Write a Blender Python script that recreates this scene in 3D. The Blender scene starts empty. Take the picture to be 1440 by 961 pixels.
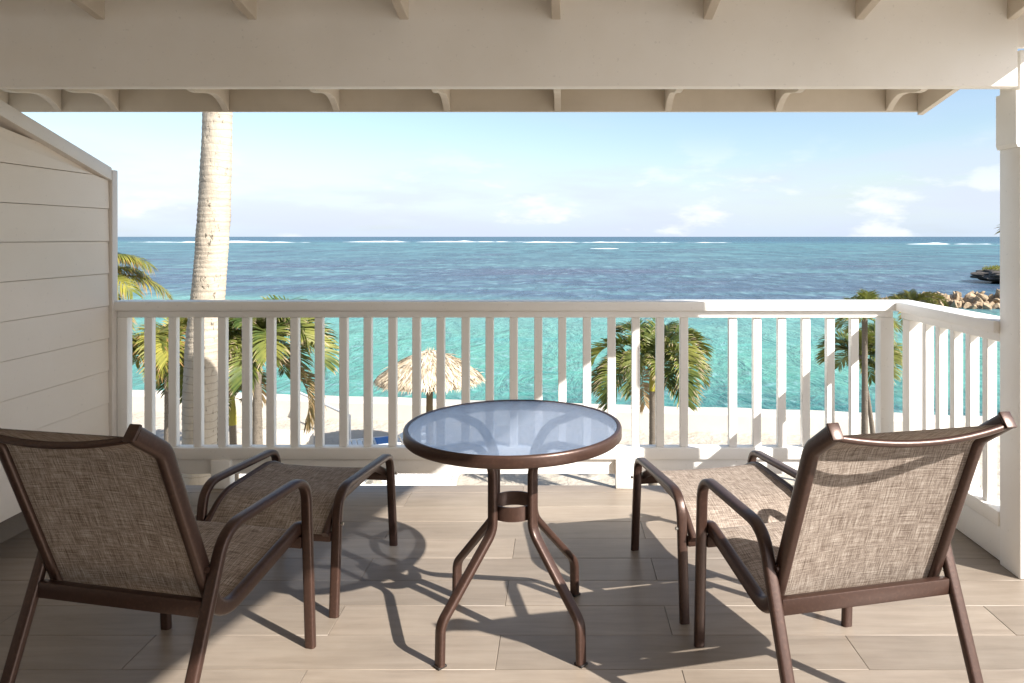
import bpy, bmesh, math, random
from mathutils import Vector, Matrix, noise
random.seed(7)
R = math.radians
scene = bpy.context.scene
COL = scene.collection

# ------------------------------------------------------------------ camera
cam = bpy.data.cameras.new("camera"); camo = bpy.data.objects.new("camera", cam); COL.objects.link(camo)
camo.location = (0, 0, 1.40); camo.rotation_euler = (R(90), 0, 0)
cam.sensor_width = 36; cam.lens = 25.25; cam.shift_x = -0.0486; cam.shift_y = -0.1024
cam.clip_start = 0.02; cam.clip_end = 60000
scene.camera = camo
# ------------------------------------------------------------------ sky and sun
SUN_EL, SUN_AZ = R(34), math.atan2(-0.60, 0.80)          # azimuth as a maths angle from +X
SKY_STRENGTH, SUN_STRENGTH, EXPOSURE = 0.074, 4.3, 1.50
world = bpy.data.worlds.new("World"); scene.world = world; world.use_nodes = True
wn = world.node_tree; wn.nodes.clear()
def wnode(t, **k):
    n = wn.nodes.new(t)
    for a, v in k.items(): setattr(n, a, v)
    return n
sky = wnode('ShaderNodeTexSky', sky_type='NISHITA'); sky.sun_disc = False
sky.sun_elevation = SUN_EL; sky.sun_rotation = math.pi/2 - SUN_AZ
sky.air_density = 1.0; sky.dust_density = 1.3; sky.ozone_density = 1.2; sky.altitude = 0
bg = wnode('ShaderNodeBackground'); bg.inputs['Strength'].default_value = SKY_STRENGTH
wout = wnode('ShaderNodeOutputWorld')
tc = wnode('ShaderNodeTexCoord')
def cloud_layer(prev, scale, zs, lo, hi, col, amt, off, zlo, zhi):
    mp = wnode('ShaderNodeMapping'); mp.inputs['Scale'].default_value = (1, 1, zs); mp.inputs['Location'].default_value = off
    wn.links.new(tc.outputs['Generated'], mp.inputs['Vector'])
    nz = wnode('ShaderNodeTexNoise'); nz.inputs['Scale'].default_value = scale; nz.inputs['Detail'].default_value = 7
    nz.inputs['Roughness'].default_value = 0.58; wn.links.new(mp.outputs[0], nz.inputs['Vector'])
    mr = wnode('ShaderNodeMapRange', interpolation_type='SMOOTHSTEP')
    mr.inputs['From Min'].default_value = lo; mr.inputs['From Max'].default_value = hi; mr.inputs['To Max'].default_value = amt
    wn.links.new(nz.outputs['Fac'], mr.inputs['Value'])
    sp = wnode('ShaderNodeSeparateXYZ'); wn.links.new(tc.outputs['Generated'], sp.inputs[0])
    m2 = wnode('ShaderNodeMapRange', interpolation_type='SMOOTHSTEP')
    m2.inputs['From Min'].default_value = zhi; m2.inputs['From Max'].default_value = zlo
    wn.links.new(sp.outputs['Z'], m2.inputs['Value'])
    mu = wnode('ShaderNodeMath', operation='MULTIPLY'); wn.links.new(mr.outputs[0], mu.inputs[0]); wn.links.new(m2.outputs[0], mu.inputs[1])
    mx = wnode('ShaderNodeMix', data_type='RGBA'); mx.inputs['B'].default_value = col + (1,)
    wn.links.new(mu.outputs[0], mx.inputs['Factor']); wn.links.new(prev, mx.inputs['A'])
    return mx.outputs['Result']
c0 = cloud_layer(sky.outputs[0], 2.0, 6.0, 0.10, 0.55, (4.0, 4.75, 5.8), 0.8, (1.3, 4.2, 0.9), -0.02, 0.14)
c1 = cloud_layer(c0, 3.0, 5.5, 0.46, 0.66, (3.7, 4.0, 5.2), 0.6, (3.1, 1.2, 0.4), 0.04, 0.20)
c2 = cloud_layer(c1, 6.5, 3.0, 0.54, 0.66, (5.5, 5.6, 5.8), 0.6, (7.4, 2.2, 1.3), 0.03, 0.15)
wn.links.new(c2, bg.inputs['Color']); wn.links.new(bg.outputs[0], wout.inputs['Surface'])

sl = bpy.data.lights.new("sun", 'SUN'); sl.energy = SUN_STRENGTH; sl.angle = R(0.55); sl.color = (1.0, 0.945, 0.87)
so = bpy.data.objects.new("sun", sl); COL.objects.link(so)
SUNV = Vector((math.cos(SUN_AZ)*math.cos(SUN_EL), math.sin(SUN_AZ)*math.cos(SUN_EL), math.sin(SUN_EL)))
so.rotation_euler = SUNV.to_track_quat('Z', 'Y').to_euler(); so.location = (20, -20, 30)
vs = scene.view_settings; vs.view_transform = 'Standard'; vs.look = 'None'; vs.exposure = EXPOSURE; vs.gamma = 1
vs.use_curve_mapping = False
scene.render.engine = 'CYCLES'
scene.cycles.use_denoising = True
scene.cycles.max_bounces = 10; scene.cycles.diffuse_bounces = 7; scene.cycles.transparent_max_bounces = 16
scene.cycles.sample_clamp_indirect = 6
scene.cycles.caustics_reflective = False; scene.cycles.caustics_refractive = False

# ------------------------------------------------------------------ materials
class NT:
    def __init__(s, name):
        s.m = bpy.data.materials.new(name); s.m.use_nodes = True; s.t = s.m.node_tree; s.t.nodes.clear()
        s.out = s.t.nodes.new('ShaderNodeOutputMaterial')
    def n(s, typ, ins=None, **k):
        n = s.t.nodes.new(typ)
        for a, v in k.items(): setattr(n, a, v)
        for a, v in (ins or {}).items():
            sock = n.inputs[a]
            if isinstance(v, bpy.types.NodeSocket): s.t.links.new(v, sock)
            else: sock.default_value = v
        return n
    def l(s, a, b): s.t.links.new(a, b)
    def ramp(s, fac, stops, interp='LINEAR'):
        r = s.n('ShaderNodeValToRGB'); r.color_ramp.interpolation = interp
        e = r.color_ramp.elements
        while len(e) < len(stops): e.new(0.5)
        for el, (p, c) in zip(e, stops):
            el.position = p; el.color = (c if len(c) == 4 else tuple(c) + (1,))
        s.l(fac, r.inputs['Fac']); return r.outputs['Color']
    def mix(s, fac, a, b, typ='MIX'):
        x = s.n('ShaderNodeMix', data_type='RGBA', blend_type=typ)
        for nm, v in (('Factor', fac), ('A', a), ('B', b)):
            if isinstance(v, bpy.types.NodeSocket): s.l(v, x.inputs[nm])
            elif nm == 'Factor': x.inputs[nm].default_value = v
            else: x.inputs[nm].default_value = tuple(v) + (1,)
        return x.outputs['Result']
    def math(s, op, a, b=None, c=None):
        m = s.n('ShaderNodeMath', operation=op)
        for i, v in enumerate((a, b, c)):
            if v is None: continue
            if isinstance(v, bpy.types.NodeSocket): s.l(v, m.inputs[i])
            else: m.inputs[i].default_value = v
        return m.outputs[0]
    def noise(s, vec, scale, detail=4, rough=0.55, dist=0.0):
        x = s.n('ShaderNodeTexNoise', {'Scale': scale, 'Detail': detail, 'Roughness': rough, 'Distortion': dist})
        s.l(vec, x.inputs['Vector']); return x.outputs['Fac']
    def mapping(s, vec, scale=(1, 1, 1), loc=(0, 0, 0), rot=(0, 0, 0)):
        x = s.n('ShaderNodeMapping', {'Scale': scale, 'Location': loc, 'Rotation': rot}); s.l(vec, x.inputs['Vector']); return x.outputs[0]
    def bump(s, h, strength=0.3, dist=0.01):
        b = s.n('ShaderNodeBump', {'Strength': strength, 'Distance': dist}); s.l(h, b.inputs['Height']); return b.outputs[0]
    def bsdf(s, base, rough=0.5, normal=None, **ins):
        p = s.n('ShaderNodeBsdfPrincipled')
        def put(k, v):
            if isinstance(v, bpy.types.NodeSocket): s.l(v, p.inputs[k])
            elif k == 'Base Color': p.inputs[k].default_value = tuple(v) + (1,)
            else: p.inputs[k].default_value = v
        put('Base Color', base); put('Roughness', rough)
        if normal is not None: put('Normal', normal)
        for k, v in ins.items(): put(k.replace('_', ' '), v)
        return p
    def done(s, sh):
        s.l(sh.outputs[0], s.out.inputs['Surface']); return s.m
    def pos(s): return s.n('ShaderNodeNewGeometry').outputs['Position']
    def obj(s): return s.n('ShaderNodeTexCoord').outputs['Object']
    def uv(s): return s.n('ShaderNodeTexCoord').outputs['UV']
    def rnd(s): return s.n('ShaderNodeObjectInfo').outputs['Random']

def paint(name, col, dark=0.9, rough=0.45, grain=(1, 1, 1)):
    t = NT(name); p = t.pos()
    n1 = t.noise(t.mapping(p, (1.3, 1.3, 1.3)), 1.6, 5, 0.6)
    n2 = t.noise(t.mapping(p, grain), 26, 4, 0.6)
    f = t.ramp(n1, [(0.35, (0, 0, 0)), (0.72, (1, 1, 1))])
    c = t.mix(f, col, tuple(x*dark*k for x, k in zip(col, (1, .985, .96))))
    spots = t.ramp(t.noise(p, 60, 2, 0.5), [(0.27, (1, 1, 1)), (0.31, (0, 0, 0))])
    c = t.mix(t.math('MULTIPLY', spots, 0.25), c, tuple(x*0.6 for x in col))
    return t.done(t.bsdf(c, rough, t.bump(n2, 0.12, 0.004)))
M = {}
M['white'] = paint('white_paint', (0.88, 0.87, 0.85), 0.95, 0.42, (1, 1, .2))
M['beam'] = paint('cream_beam_paint', (0.88, 0.85, 0.81), 0.93, 0.5, (.15, 1, 1))
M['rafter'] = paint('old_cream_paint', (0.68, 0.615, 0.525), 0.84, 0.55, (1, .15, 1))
M['siding'] = paint('beige_siding_paint', (0.77, 0.69, 0.60), 0.95, 0.5, (1, .1, 1))
M['ceiling'] = paint('white_ceiling_paint', (0.85, 0.835, 0.80), 0.93, 0.6)
M['render'] = paint('rendered_wall_paint', (0.86, 0.84, 0.80), 0.9, 0.7)
M['trim'] = paint('wall_trim_paint', (0.70, 0.65, 0.60), 0.94, 0.45)

def m_tile():
    t = NT('wood_look_tile'); p = t.pos(); r = t.rnd()
    off = t.n('ShaderNodeCombineXYZ'); t.l(t.math('MULTIPLY', r, 37.0), off.inputs[0]); t.l(t.math('MULTIPLY', r, 91.0), off.inputs[1])
    v = t.n('ShaderNodeVectorMath', operation='ADD'); t.l(p, v.inputs[0]); t.l(off.outputs[0], v.inputs[1]); v = v.outputs[0]
    g = t.noise(t.mapping(v, (1.1, 11, 1)), 2.2, 6, 0.62, 0.6)
    fine = t.noise(t.mapping(v, (3, 90, 1)), 2.0, 4, 0.6)
    c = t.ramp(g, [(0.25, (0.195, 0.157, 0.122)), (0.5, (0.25, 0.205, 0.162)), (0.75, (0.29, 0.245, 0.198))])
    c = t.mix(t.math('MULTIPLY', fine, 0.35), c, (0.19, 0.153, 0.12))
    tone = t.n('ShaderNodeHueSaturation', {'Saturation': 0.95}); t.l(c, tone.inputs['Color'])
    stain = t.ramp(t.noise(p, 1.7, 6, 0.65), [(0.35, (.88, .88, .88)), (0.65, (1.05, 1.05, 1.05))])
    t.l(t.math('MULTIPLY', t.math('MULTIPLY_ADD', r, 0.22, 0.89), stain), tone.inputs['Value'])
    rg = t.math('MULTIPLY_ADD', t.noise(p, 3.0, 3), 0.25, 0.28)
    return t.done(t.bsdf(tone.outputs[0], rg, t.bump(t.math('ADD', g, fine), 0.10, 0.003), Specular_IOR_Level=0.4))
M['tile'] = m_tile()
def simple(name, col, rough=0.6, bs=0.0, scale=30, var=0.85, **k):
    t = NT(name); o = t.obj(); n = t.noise(o, scale, 5, 0.6)
    c = t.mix(n, col, tuple(x*var for x in col))
    return t.done(t.bsdf(c, rough, t.bump(n, bs, 0.01) if bs else None, **k))
M['grout'] = simple('grout', (0.20, 0.165, 0.13), 0.9, 0.2, 60)
M['concrete'] = simple('concrete', (0.45, 0.43, 0.40), 0.9, 0.3, 6)
def m_bronze():
    t = NT('bronze_powder_coat'); o = t.obj()
    n = t.noise(o, 95, 3, 0.6); n2 = t.noise(o, 7, 3, 0.5)
    c = t.mix(n2, (0.066, 0.034, 0.025), (0.048, 0.026, 0.020))
    c = t.mix(t.ramp(n, [(0.5, (0, 0, 0)), (0.75, (.6, .6, .6))]), c, (0.095, 0.05, 0.036))
    return t.done(t.bsdf(c, 0.36, t.bump(n, 0.25, 0.0012), Metallic=0.4, Specular_IOR_Level=0.6))
M['bronze'] = m_bronze()
M['steel'] = simple('bolt_steel', (0.45, 0.43, 0.40), 0.3, Metallic=0.9)
M['rubber'] = simple('glide_plastic', (0.02, 0.016, 0.014), 0.6)
def m_sling():
    t = NT('woven_sling'); uv = t.uv()
    w1 = t.n('ShaderNodeTexWave', {'Scale': 84, 'Distortion': 0.6, 'Detail': 1}, bands_direction='X'); t.l(uv, w1.inputs['Vector'])
    w2 = t.n('ShaderNodeTexWave', {'Scale': 84, 'Distortion': 0.6, 'Detail': 1}, bands_direction='Y'); t.l(uv, w2.inputs['Vector'])
    s1 = t.noise(t.mapping(uv, (13, 250, 1)), 1, 4, 0.8)
    s2 = t.noise(t.mapping(uv, (250, 13, 1), (5, 3, 0)), 1, 4, 0.8)
    s3 = t.noise(t.mapping(uv, (14, 900, 1), (1, 9, 0)), 1, 3, 0.7)
    s4 = t.noise(t.mapping(uv, (620, 16, 1), (1, 9, 0)), 1, 3, 0.7)
    a = t.math('ADD', t.math('ADD', s1, s2), t.math('ADD', s3, s4))
    c = t.ramp(t.math('MULTIPLY', a, 0.25), [(0.40, (0.07, 0.050, 0.040)), (0.465, (0.22, 0.172, 0.14)), (0.51, (0.42, 0.35, 0.295)), (0.575, (0.74, 0.66, 0.58))])
    wv = t.math('MULTIPLY', w1.outputs['Fac'], w2.outputs['Fac'])
    c = t.mix(t.math('MULTIPLY', t.math('SUBTRACT', 1.0, wv), 0.40), c, (0.09, 0.062, 0.047))
    b = t.bump(t.math('ADD', wv, a), 0.35, 0.0015)
    p = t.bsdf(c, 0.75, b, Specular_IOR_Level=0.25)
    tr = t.n('ShaderNodeBsdfTranslucent'); t.l(c, tr.inputs['Color'])
    mx = t.n('ShaderNodeMixShader', {'Fac': 0.18}); t.l(p.outputs[0], mx.inputs[1]); t.l(tr.outputs[0], mx.inputs[2])
    return t.done(mx)
M['sling'] = m_sling()
def m_glass():
    t = NT('rain_glass'); o = t.obj()
    n = t.noise(t.mapping(o, (1, 2.6, 1)), 75, 3, 0.55, 0.5)
    b = t.bump(n, 0.55, 0.004)
    d = t.n('ShaderNodeBsdfDiffuse', {'Color': (0.74, 0.80, 0.92, 1)}); t.l(b, d.inputs['Normal'])
    tl = t.n('ShaderNodeBsdfTranslucent', {'Color': (0.80, 0.87, 0.97, 1)}); t.l(b, tl.inputs['Normal'])
    rf = t.n('ShaderNodeBsdfRefraction', {'Color': (0.75, 0.84, 0.98, 1), 'Roughness': 0.05, 'IOR': 1.02}); t.l(b, rf.inputs['Normal'])
    tp = t.n('ShaderNodeBsdfTransparent', {'Color': (0.84, 0.90, 1.0, 1)})
    gl = t.n('ShaderNodeBsdfGlossy', {'Color': (0.9, 0.94, 1, 1), 'Roughness': 0.16}); t.l(b, gl.inputs['Normal'])
    def mixs(f, a, c):
        m = t.n('ShaderNodeMixShader'); 
        if isinstance(f, bpy.types.NodeSocket): t.l(f, m.inputs[0])
        else: m.inputs[0].default_value = f
        t.l(a.outputs[0], m.inputs[1]); t.l(c.outputs[0], m.inputs[2]); return m
    body = mixs(0.45, d, tl)
    see = mixs(0.95, rf, tp)
    x = mixs(0.82, body, see)
    fr = t.n('ShaderNodeFresnel', {'IOR': 1.45}); t.l(b, fr.inputs['Normal'])
    return t.done(mixs(t.math('MINIMUM', t.math('MULTIPLY', fr.outputs[0], 2.0), 0.6), x, gl))
M['glass'] = m_glass()
def m_leaf(name, g1, g2, g3, dry):
    t = NT(name); uv = t.uv(); sep = t.n('ShaderNodeSeparateXYZ'); t.l(uv, sep.inputs[0])
    u, v = sep.outputs[0], sep.outputs[1]
    n = t.noise(t.obj(), 2.2, 3)
    c = t.mix(t.ramp(u, [(0.1, (0, 0, 0)), (0.9, (1, 1, 1))]), g1, g2)
    c = t.mix(t.ramp(n, [(0.42, (0, 0, 0)), (0.68, (1, 1, 1))]), c, g3)
    tip = t.math('ADD', v, t.math('MULTIPLY', t.math('SUBTRACT', u, 0.5), 0.35))
    c = t.mix(t.ramp(tip, [(0.80, (0, 0, 0)), (0.98, (1, 1, 1))]), c, dry)
    p = t.bsdf(c, 0.5, None, Specular_IOR_Level=0.3)
    tr = t.n('ShaderNodeBsdfTranslucent'); t.l(t.mix(0.5, c, (0.20, 0.22, 0.03)), tr.inputs['Color'])
    mx = t.n('ShaderNodeMixShader', {'Fac': 0.35}); t.l(p.outputs[0], mx.inputs[1]); t.l(tr.outputs[0], mx.inputs[2])
    return t.done(mx)
M['leaf_yellow'] = m_leaf('coconut_leaf', (0.20, 0.20, 0.04), (0.33, 0.30, 0.06), (0.12, 0.15, 0.035), (0.36, 0.20, 0.09))
M['leaf_green'] = m_leaf('palm_leaf', (0.05, 0.085, 0.022), (0.12, 0.15, 0.035), (0.22, 0.22, 0.05), (0.42, 0.33, 0.22))
M['leaf_dry'] = m_leaf('dry_palm_leaf', (0.22, 0.14, 0.07), (0.33, 0.24, 0.14), (0.16, 0.12, 0.05), (0.38, 0.29, 0.20))
M['shaft'] = simple('crownshaft', (0.36, 0.33, 0.035), 0.45, 0, 5, 0.55)
M['petiole'] = simple('petiole', (0.26, 0.22, 0.06), 0.5, 0, 5, 0.7)
def m_bark(name, a, b, ring):
    t = NT(name); o = t.obj()
    n = t.noise(t.mapping(o, (1, 1, .35)), 9, 6, 0.65)
    w = t.n('ShaderNodeTexWave', {'Scale': ring, 'Distortion': 2.5, 'Detail': 3, 'Detail Scale': 1.5}, bands_direction='Z', wave_profile='SAW'); t.l(o, w.inputs['Vector'])
    holes = t.ramp(t.noise(t.mapping(o, (1, 1, .45)), 30, 4, 0.65), [(0.33, (1, 1, 1)), (0.41, (0, 0, 0))])
    clus = t.ramp(t.noise(t.mapping(o, (1.6, 1.6, .5), (3, 1, 0)), 2.2, 3), [(0.46, (0, 0, 0)), (0.58, (1, 1, 1))]); holes = t.math('MULTIPLY', holes, clus)
    c = t.mix(n, a, b)
    c = t.mix(t.ramp(w.outputs['Fac'], [(0.0, (.7, .7, .7)), (0.16, (0, 0, 0))]), c, tuple(x*.6 for x in b))
    c = t.mix(holes, c, (0.10, 0.085, 0.06))
    h = t.math('SUBTRACT', t.math('ADD', w.outputs['Fac'], n), t.math('MULTIPLY', holes, 1.2))
    return t.done(t.bsdf(c, 0.85, t.bump(h, 0.7, 0.02)))
M['bark_pale'] = m_bark('pale_palm_bark', (0.56, 0.50, 0.41), (0.36, 0.305, 0.24), 5.2)
M['bark_grey'] = m_bark('grey_palm_bark', (0.20, 0.17, 0.135), (0.10, 0.085, 0.07), 7)
def m_sand():
    t = NT('beach_sand'); p = t.pos()
    n = t.noise(p, 1.3, 6, 0.6); f = t.noise(p, 40, 3, 0.6)
    c = t.ramp(n, [(0.3, (0.40, 0.355, 0.29)), (0.7, (0.49, 0.445, 0.375))])
    return t.done(t.bsdf(c, 0.95, t.bump(t.math('ADD', t.math('ADD', n, t.math('MULTIPLY', f, .08)), t.math('MULTIPLY', t.noise(p, 5.5, 3, 0.6), .5)), 0.8, 0.12), Specular_IOR_Level=0.1))
M['sand'] = m_sand()
M['seawall'] = simple('limewashed_concrete', (0.56, 0.52, 0.455), 0.9, 0.4, 3, 0.82)
def m_rock(name, a, b):
    t = NT(name); o = t.obj(); r = t.rnd(); n = t.noise(o, 2.5, 8, 0.65)
    c = t.mix(t.ramp(n, [(0.35, (0, 0, 0)), (0.65, (1, 1, 1))]), a, b)
    hs = t.n('ShaderNodeHueSaturation'); t.l(c, hs.inputs['Color']); t.l(t.math('MULTIPLY_ADD', r, .5, .75), hs.inputs['Value'])
    return t.done(t.bsdf(hs.outputs[0], 0.9, t.bump(n, 0.8, 0.12)))
M['rock'] = m_rock('limestone', (0.42, 0.32, 0.21), (0.22, 0.155, 0.095))
M['darkrock'] = m_rock('dark_coral_rock', (0.10, 0.085, 0.07), (0.035, 0.03, 0.028))
M['straw'] = None
def m_straw():
    t = NT('thatch_straw'); uv = t.uv(); sep = t.n('ShaderNodeSeparateXYZ'); t.l(uv, sep.inputs[0])
    c = t.ramp(sep.outputs[0], [(0, (0.20, 0.15, 0.10)), (0.25, (0.40, 0.325, 0.225)), (0.6, (0.53, 0.45, 0.335)), (1, (0.62, 0.555, 0.44))])
    return t.done(t.bsdf(c, 0.8, None, Specular_IOR_Level=0.2))
M['straw'] = m_straw()
M['wood'] = simple('weathered_pole', (0.20, 0.145, 0.08), 0.85, 0.5, 20, 0.5)
M['plastic'] = simple('white_resin', (0.78, 0.78, 0.76), 0.4, 0, 5, 0.95)
M['blue'] = simple('blue_towel', (0.10, 0.27, 0.62), 0.9, 0.3, 60, 0.8)
M['dark'] = simple('dark_glass', (0.03, 0.035, 0.04), 0.05)

def m_clear():
    t = NT('clear_glass'); a = t.n('ShaderNodeBsdfTransparent', {'Color': (.95, .97, .96, 1)}); g = t.n('ShaderNodeBsdfGlossy', {'Roughness': .02})
    f = t.n('ShaderNodeFresnel', {'IOR': 1.45}); m_ = t.n('ShaderNodeMixShader'); t.l(f.outputs[0], m_.inputs[0]); t.l(a.outputs[0], m_.inputs[1]); t.l(g.outputs[0], m_.inputs[2]); return t.done(m_)
M['clear'] = m_clear()
def m_sea():
    t = NT('sea_water'); p = t.pos(); sep = t.n('ShaderNodeSeparateXYZ'); t.l(p, sep.inputs[0])
    X, Y = sep.outputs[0], sep.outputs[1]
    big = t.noise(t.mapping(p, (.35, 1, 1)), 0.035, 5, 0.6)
    # distance from the shore, bent by the shape of the reef edge
    edge = t.math('MULTIPLY', t.math('SUBTRACT', big, 0.5), 34.0)
    Ye = t.math('ADD', t.math('ADD', Y, edge), t.math('MULTIPLY', X, 0.28))
    lg = t.math('DIVIDE', t.math('LOGARITHM', t.math('MAXIMUM', Ye, 12.0), 10.0), 4.0)   # 0.25 = 10 m, 0.5 = 100 m, 0.75 = 1 km
    L = lambda d: math.log10(d)/4
    c = t.ramp(lg, [(L(17), (0.065, 0.25, 0.205)), (L(24), (0.085, 0.285, 0.225)), (L(31), (0.105, 0.325, 0.25)), (L(42), (0.125, 0.345, 0.275)),
                    (L(60), (0.165, 0.38, 0.335)), (L(70), (0.085, 0.145, 0.215)), (L(120), (0.09, 0.165, 0.225)), (L(200), (0.085, 0.205, 0.25)),
                    (L(330), (0.08, 0.225, 0.265)), (L(560), (0.085, 0.26, 0.29)), (L(820), (0.055, 0.17, 0.25)), (L(1200), (0.03, 0.105, 0.20)), (L(9000), (0.024, 0.085, 0.175))])
    # reef patches and sand patches under the water
    pn = t.noise(t.mapping(p, (.5, 1, 1)), 0.045, 8, 0.7, 0.6)
    far = t.ramp(lg, [(L(62), (0, 0, 0)), (L(75), (1, 1, 1)), (L(500), (1, 1, 1)), (L(900), (0, 0, 0))])
    c = t.mix(t.math('MULTIPLY', far, t.math('MULTIPLY', t.ramp(pn, [(0.50, (0, 0, 0)), (0.58, (1, 1, 1))]), 0.9)), c, (0.13, 0.285, 0.31))
    c = t.mix(t.math('MULTIPLY', far, t.math('MULTIPLY', t.ramp(pn, [(0.38, (1, 1, 1)), (0.46, (0, 0, 0))]), 0.7)), c, (0.10, 0.115, 0.185))
    pn2 = t.noise(t.mapping(p, (.4, 1, 1)), 0.16, 5, 0.65, 0.8)
    near = t.math('SUBTRACT', 1.0, far)
    c = t.mix(t.math('MULTIPLY', near, t.math('MULTIPLY', t.ramp(pn2, [(0.52, (0, 0, 0)), (0.70, (1, 1, 1))]), 0.6)), c, (0.05, 0.28, 0.27))
    # darker teal band close under the sea wall on the right
    dm = t.math('ADD', Y, t.math('MULTIPLY', t.math('SUBTRACT', pn2, .5), 16.0))
    wb = t.n('ShaderNodeMapRange', {'From Min': 31.0, 'From Max': 22.0}, interpolation_type='SMOOTHSTEP'); t.l(dm, wb.inputs['Value'])
    wx = t.n('ShaderNodeMapRange', {'From Min': -7.0, 'From Max': 1.0}, interpolation_type='SMOOTHSTEP'); t.l(X, wx.inputs['Value'])
    c = t.mix(t.math('MULTIPLY', t.math('MULTIPLY', wb.outputs[0], wx.outputs[0]), .9), c, (0.03, 0.125, 0.135))
    # ripple shading: light network on the shallow sandy bottom
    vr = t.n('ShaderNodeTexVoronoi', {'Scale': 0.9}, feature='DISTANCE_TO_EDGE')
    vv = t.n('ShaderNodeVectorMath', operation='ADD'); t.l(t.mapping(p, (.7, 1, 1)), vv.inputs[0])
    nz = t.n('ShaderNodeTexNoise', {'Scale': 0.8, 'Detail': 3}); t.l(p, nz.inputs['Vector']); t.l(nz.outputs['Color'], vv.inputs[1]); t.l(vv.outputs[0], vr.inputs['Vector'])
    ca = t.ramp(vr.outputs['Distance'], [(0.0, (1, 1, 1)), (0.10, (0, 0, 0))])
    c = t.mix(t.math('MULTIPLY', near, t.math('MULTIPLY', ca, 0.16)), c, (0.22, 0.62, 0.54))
    w1 = t.noise(t.mapping(p, (1.25, 1, 1), rot=(0, 0, .2)), 1.5, 4, 0.55, 0.3)
    w2 = t.noise(t.mapping(p, (2.2, 1, 1), rot=(0, 0, -.1)), 0.20, 5, 0.6, 0.5)
    w3 = t.noise(t.mapping(p, (4.5, 1, 1)), 0.024, 5, 0.62, 0.4)
    h = t.math('ADD', t.math('MULTIPLY', w1, .45), t.math('MULTIPLY', w2, 2.4))
    b = t.bump(h, 1.0, 0.24)
    # wave shading painted into the colour: dark troughs, pale crests
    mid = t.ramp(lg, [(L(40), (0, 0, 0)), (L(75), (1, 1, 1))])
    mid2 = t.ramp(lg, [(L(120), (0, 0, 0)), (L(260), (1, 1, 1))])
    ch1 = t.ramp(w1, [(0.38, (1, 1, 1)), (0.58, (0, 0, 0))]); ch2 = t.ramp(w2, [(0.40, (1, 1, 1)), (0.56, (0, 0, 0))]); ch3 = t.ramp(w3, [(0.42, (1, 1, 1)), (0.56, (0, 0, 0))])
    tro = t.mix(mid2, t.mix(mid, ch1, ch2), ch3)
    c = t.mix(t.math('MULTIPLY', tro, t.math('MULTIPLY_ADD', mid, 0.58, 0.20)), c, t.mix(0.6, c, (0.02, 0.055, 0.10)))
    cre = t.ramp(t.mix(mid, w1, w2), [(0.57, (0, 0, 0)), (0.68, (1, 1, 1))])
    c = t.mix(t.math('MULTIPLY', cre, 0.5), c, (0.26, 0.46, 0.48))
    c = t.mix(1.0, c, t.mix(mid, (0.80, 0.80, 0.80), (0.72, 0.70, 0.72)), 'MULTIPLY')
    d = t.n('ShaderNodeBsdfDiffuse'); t.l(c, d.inputs['Color']); t.l(b, d.inputs['Normal'])
    g = t.n('ShaderNodeBsdfGlossy', {'Roughness': 0.12, 'Color': (1, 1, 1, 1)}); t.l(b, g.inputs['Normal'])
    fr = t.n('ShaderNodeFresnel', {'IOR': 1.33}); t.l(b, fr.inputs['Normal'])
    mx = t.n('ShaderNodeMixShader'); t.l(t.math('MINIMUM', t.math('MULTIPLY', fr.outputs[0], .8), 0.22), mx.inputs[0])
    t.l(d.outputs[0], mx.inputs[1]); t.l(g.outputs[0], mx.inputs[2])
    return t.done(mx)
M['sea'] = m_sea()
def m_foam():
    t = NT('breaking_foam'); p = t.pos(); n = t.noise(t.mapping(p, (.3, 1, 1)), .5, 4)
    return t.done(t.bsdf(t.mix(n, (0.85, 0.87, 0.88), (0.62, 0.70, 0.74)), 0.8))
M['foam'] = m_foam()

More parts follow.
